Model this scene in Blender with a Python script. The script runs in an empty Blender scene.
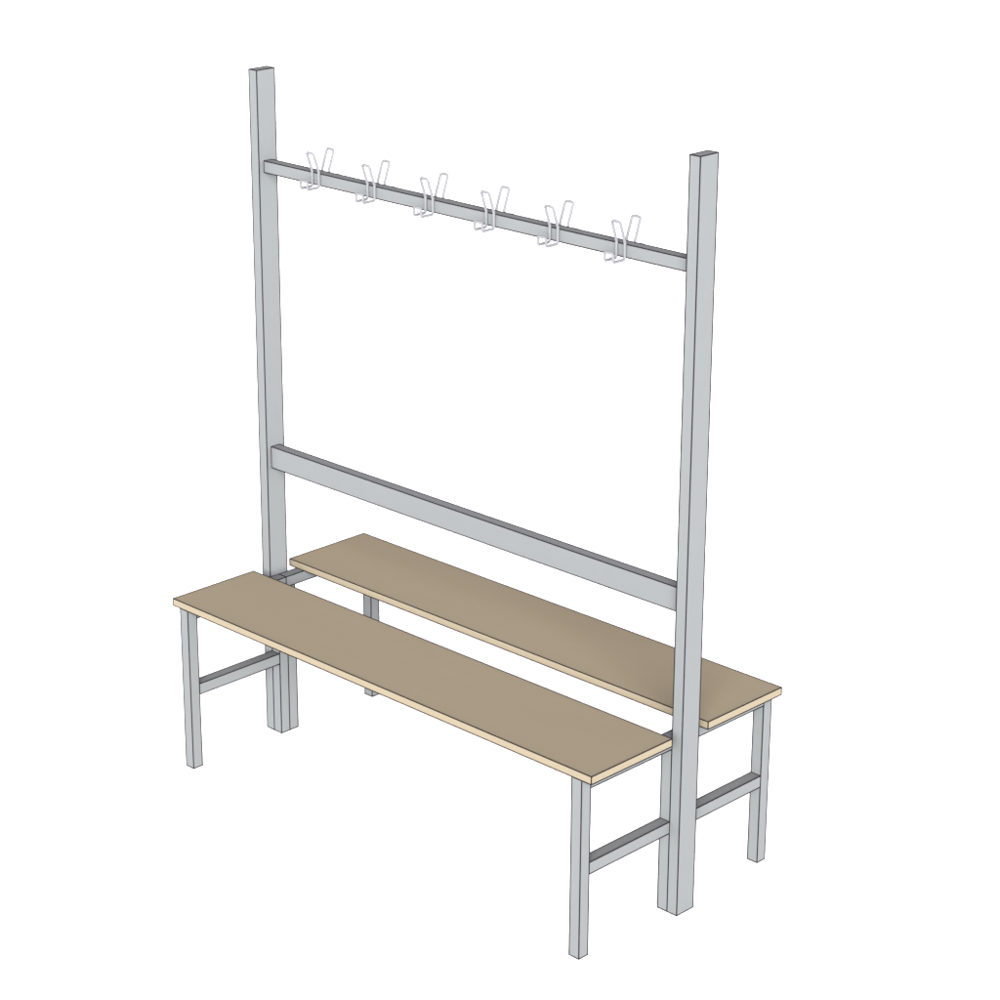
import bpy, bmesh, math
from mathutils import Vector, Matrix

S = 0.001                      # everything below is measured in millimetres
sc = bpy.context.scene
col = sc.collection

# ------------------------------------------------------------------ materials
def make_mat(name, base, rough=0.6, var=0.02, scale=6.0, spec=0.0, stretch=(1, 1, 1)):
    m = bpy.data.materials.new(name); m.use_nodes = True
    nt = m.node_tree; b = nt.nodes['Principled BSDF']
    b.inputs['Roughness'].default_value = rough
    b.inputs['Specular IOR Level'].default_value = spec
    tc = nt.nodes.new('ShaderNodeTexCoord'); mp = nt.nodes.new('ShaderNodeMapping')
    mp.inputs['Scale'].default_value = stretch
    nz = nt.nodes.new('ShaderNodeTexNoise'); nz.inputs['Scale'].default_value = scale
    nz.inputs['Detail'].default_value = 4
    mx = nt.nodes.new('ShaderNodeMix'); mx.data_type = 'RGBA'
    mx.inputs[6].default_value = (*[c * (1 - var) for c in base], 1)
    mx.inputs[7].default_value = (*[c * (1 + var) for c in base], 1)
    nt.links.new(tc.outputs['Object'], mp.inputs['Vector'])
    nt.links.new(mp.outputs['Vector'], nz.inputs['Vector'])
    nt.links.new(nz.outputs['Fac'], mx.inputs[0])
    nt.links.new(mx.outputs[2], b.inputs['Base Color'])
    return m

METAL = make_mat('grey_powder_coat', (0.1000, 0.1070, 0.1070), 0.7, 0.02, 9)
WOOD = make_mat('wood_board', (0.147, 0.1265, 0.088), 0.7, 0.025, 5, stretch=(0.6, 6, 6))
LINE = make_mat('dark_edge_line', (0.012, 0.0098, 0.0105), 0.9, 0.0)
WIRE = make_mat('white_coated_wire', (0.114, 0.117, 0.123), 0.5, 0.01, 30)
FLOOR = make_mat('white_floor', (0.84, 0.84, 0.84), 0.9, 0.0)

# ------------------------------------------------------------------ mesh helpers
EDGE_R = 1.4
def add_tube(bm, a, b, r, mi=0, n=8):
    a = Vector(a); b = Vector(b); d = (b - a).normalized()
    u = d.orthogonal().normalized(); v = d.cross(u)
    ring = []
    for p in (a, b):
        ring.append([bm.verts.new(p + (u * math.cos(2 * math.pi * k / n) + v * math.sin(2 * math.pi * k / n)) * r) for k in range(n)])
    fs = []
    for k in range(n):
        fs.append(bm.faces.new((ring[0][k], ring[0][(k + 1) % n], ring[1][(k + 1) % n], ring[1][k])))
    fs.append(bm.faces.new(list(reversed(ring[0])))); fs.append(bm.faces.new(ring[1]))
    for f in fs: f.material_index = mi

def add_box(bm, x0, x1, y0, y1, z0, z1):
    """a square section with a thin dark bead along every edge"""
    c = [(x, y, z) for x in (x0, x1) for y in (y0, y1) for z in (z0, z1)]
    v = [bm.verts.new(p) for p in c]
    for q in ((0, 1, 3, 2), (4, 6, 7, 5), (0, 4, 5, 1), (2, 3, 7, 6), (0, 2, 6, 4), (1, 5, 7, 3)):
        bm.faces.new([v[i] for i in q])
    for i in range(8):
        for j in range(i + 1, 8):
            if sum(abs(c[i][k] - c[j][k]) > 1e-9 for k in range(3)) == 1:
                a = Vector(c[i]); b = Vector(c[j]); d = (b - a).normalized() * EDGE_R * 0.7
                add_tube(bm, a - d, b + d, EDGE_R, 1)

def link(name, bm, mats, parent=None, origin=(0, 0, 0)):
    o3 = Vector(origin)
    for v in bm.verts: v.co = (v.co - o3) * S
    bmesh.ops.recalc_face_normals(bm, faces=bm.faces)
    me = bpy.data.meshes.new(name); bm.to_mesh(me); bm.free()
    for m in mats: me.materials.append(m)
    ob = bpy.data.objects.new(name, me); col.objects.link(ob)
    ob.parent = parent
    ob.location = o3 * S
    return ob

def section(name, box, parent, mat=METAL):
    bm = bmesh.new(); add_box(bm, *box)
    o = ((box[0] + box[1]) / 2, (box[2] + box[3]) / 2, box[4])
    return link(name, bm, (mat, LINE), parent, o)

# ------------------------------------------------------------------ measured sizes (mm)
A, TX, P, T = 733.4, 29.4, 29.6, 29.6
L = A - TX                    # outer x of the bench frames, against the posts
SX, YI, YO = 732.5, 64.1, 337.4
ZT, ZB = 468.6, 449.7
LO = 337.3
H = 1809.4
ZS, ZS0 = 235.0, 205.5
ZC = 421.2

bench = bpy.data.objects.new('cloakroom_bench', None); col.objects.link(bench)
bench.empty_display_size = 0.1
bench['label'] = 'double sided cloakroom bench with brown wooden seats, grey posts and wire coat hooks'
bench['category'] = 'bench'

# posts
for s in (-1, 1):
    xa, xb = sorted((s * A, s * (A - TX)))
    section('post', (xa, xb, -P, P, 0, H), bench)
# bench frames
for s in (-1, 1):
    xa, xb = sorted((s * L, s * (L - T)))
    for d in (-1, 1):
        ya, yb = sorted((d * LO, d * (LO - T)))
        section('leg', (xa, xb, ya, yb, 0, ZB - 0.4), bench)              # outer leg
        ya, yb = sorted((0, d * T))
        section('leg', (xa, xb, ya, yb, 0, ZC), bench)                    # inner leg beside the post
        ya, yb = sorted((0, d * (LO - T)))
        section('crossbar', (xa, xb, ya, yb, ZC, ZB - 0.4), bench)
        ya, yb = sorted((d * T, d * (LO - T)))
        section('stretcher', (xa, xb, ya, yb, ZS0, ZS), bench)
# seats
for d in (-1, 1):
    ya, yb = sorted((d * YI, d * YO))
    section('seat', (-SX, SX, ya, yb, ZB, ZT), bench, WOOD)
# rails between the posts
hook_rail = section('hook_rail', (-L, L, -13.3, 13.7, 1548.3, 1577.8), bench)
section('back_rail', (-L, L, -14.6, 13.2, 756.2, 814.4), bench)

# ------------------------------------------------------------------ wire coat hooks
def fillet(pts, radii, n=5):
    out = []
    m = len(pts)
    for i in range(m):
        p = Vector(pts[i]); a = Vector(pts[i - 1]); b = Vector(pts[(i + 1) % m])
        r = radii[i]
        u = (a - p).normalized(); v = (b - p).normalized()
        ang = u.angle(v); t = min(r / math.tan(ang / 2), (a - p).length * .48, (b - p).length * .48)
        q0 = p + u * t; q1 = p + v * t
        for k in range(n + 1):
            w = k / n
            out.append(q0 * (1 - w) ** 2 + p * 2 * w * (1 - w) + q1 * w * w)
    return out

def loop_tube(bm, pts, r, n=10):
    m = len(pts); rings = []
    u = None
    for i in range(m):
        d = (pts[(i + 1) % m] - pts[i - 1]).normalized()
        if u is None: u = d.orthogonal().normalized()
        else: u = (u - d * u.dot(d)).normalized()
        v = d.cross(u)
        rings.append([bm.verts.new(pts[i] + (u * math.cos(2 * math.pi * k / n) + v * math.sin(2 * math.pi * k / n)) * r) for k in range(n)])
    for i in range(m - 1):
        for k in range(n):
            f = bm.faces.new((rings[i][k], rings[i][(k + 1) % n], rings[i + 1][(k + 1) % n], rings[i + 1][k])); f.smooth = True
    # closing ring: match the twist
    a, b = rings[-1], rings[0]
    best = min(range(n), key=lambda s: sum((a[k].co - b[(k + s) % n].co).length for k in range(n)))
    for k in range(n):
        f = bm.faces.new((a[k], a[(k + 1) % n], b[(k + 1 + best) % n], b[(k + best) % n])); f.smooth = True

WR = 3.35
def hook_mesh(side):
    h = 12.4
    prof = [(34.2, 1631.5), (17.0, 1582.5), (17.0, 1544.0), (55.0, 1544.0), (55.8, 1564.5 if side < 0 else 1562.5)]   # (distance from the rail's middle, height)
    rad = [7, 14, 6, 5, 7]
    pts = [(-h, side * y, z) for y, z in prof] + [(h, side * y, z) for y, z in reversed(prof)]
    bm = bmesh.new(); loop_tube(bm, fillet(pts, rad + rad[::-1]), WR)
    o3 = Vector((0, 0, 1548.3))
    for v in bm.verts: v.co = (v.co - o3) * S
    bmesh.ops.recalc_face_normals(bm, faces=bm.faces)
    me = bpy.data.meshes.new('coat_hook'); bm.to_mesh(me); bm.free(); me.materials.append(WIRE)
    return me
meshes = {-1: hook_mesh(-1), 1: hook_mesh(1)}
rail_origin = hook_rail.location
for x in (-504, -302.5, -101, 101, 302.5, 504):
    for side in (-1, 1):
        o = bpy.data.objects.new('coat_hook', meshes[side]); col.objects.link(o)
        o.parent = hook_rail
        o.location = Vector((x * S, 0, 1.5483)) - rail_origin

# ------------------------------------------------------------------ floor
bm = bmesh.new()
R = 40000
bm.faces.new([bm.verts.new(p) for p in ((-R, -R, 0), (R, -R, 0), (R, R, 0), (-R, R, 0))])
fl = link('floor', bm, (FLOOR,)); fl.location.z = -0.0016
fl['kind'] = 'structure'

# ------------------------------------------------------------------ light: bright studio surround, low soft band, one frontal lamp
w = bpy.data.worlds.new('World'); sc.world = w; w.use_nodes = True
nt = w.node_tree; bg = nt.nodes['Background']
tc = nt.nodes.new('ShaderNodeTexCoord'); sp = nt.nodes.new('ShaderNodeSeparateXYZ')
rp = nt.nodes.new('ShaderNodeMapRange'); rp.interpolation_type = 'SMOOTHSTEP'
BAND, ZEN = 6.5, 0.4
rp.inputs['From Min'].default_value = math.sin(math.radians(8)); rp.inputs['From Max'].default_value = math.sin(math.radians(42))
rp.inputs['To Min'].default_value = BAND; rp.inputs['To Max'].default_value = ZEN
nt.links.new(tc.outputs['Generated'], sp.inputs[0]); nt.links.new(sp.outputs['Z'], rp.inputs['Value'])
nt.links.new(rp.outputs['Result'], bg.inputs['Strength'])
cr = nt.nodes.new('ShaderNodeMapRange')
cm = nt.nodes.new('ShaderNodeMix'); cm.data_type = 'RGBA'
cm.inputs[6].default_value = (0.97, 1, 1, 1); cm.inputs[7].default_value = (1, 0.87, 0.98, 1)
cr.inputs['From Min'].default_value = 0.1; cr.inputs['From Max'].default_value = 0.4
nt.links.new(sp.outputs['Z'], cr.inputs['Value']); nt.links.new(cr.outputs['Result'], cm.inputs[0])
nt.links.new(cm.outputs[2], bg.inputs['Color'])

sun = bpy.data.lights.new('sun', 'SUN'); sun.energy = 14.5; sun.angle = math.radians(50); sun.color = (1, 1, 1)
so = bpy.data.objects.new('sun', sun); col.objects.link(so)
az, el = math.radians(-46), math.radians(15.5)
d = Vector((math.cos(az) * math.cos(el), math.sin(az) * math.cos(el), math.sin(el)))
so.rotation_euler = (-d).to_track_quat('-Z', 'Y').to_euler(); so.location = d * 6

# ------------------------------------------------------------------ camera (fitted to the picture)
cd = bpy.data.cameras.new('camera'); cam = bpy.data.objects.new('camera', cd); col.objects.link(cam); sc.camera = cam
cd.sensor_fit = 'HORIZONTAL'; cd.sensor_width = 36; cd.lens = 36 * 2474.884 / 1000
cd.shift_x = (500 - 464.556) / 1000; cd.shift_y = -(500 - 461.72) / 1000
cd.clip_start = 0.1; cd.clip_end = 200
yw, pt = math.radians(44.956), math.radians(-19.136)
fw = Vector((-math.sin(yw) * math.cos(pt), math.cos(yw) * math.cos(pt), math.sin(pt)))
rt = fw.cross(Vector((0, 0, 1))).normalized(); up = rt.cross(fw)
M = Matrix((rt, up, -fw)).transposed().to_4x4(); M.translation = Vector((4012.745, -4018.252, 2911.903)) * S
cam.matrix_world = M

sc.view_settings.view_transform = 'Standard'; sc.view_settings.look = 'None'
sc.view_settings.exposure = 0; sc.view_settings.gamma = 1; sc.view_settings.use_curve_mapping = False
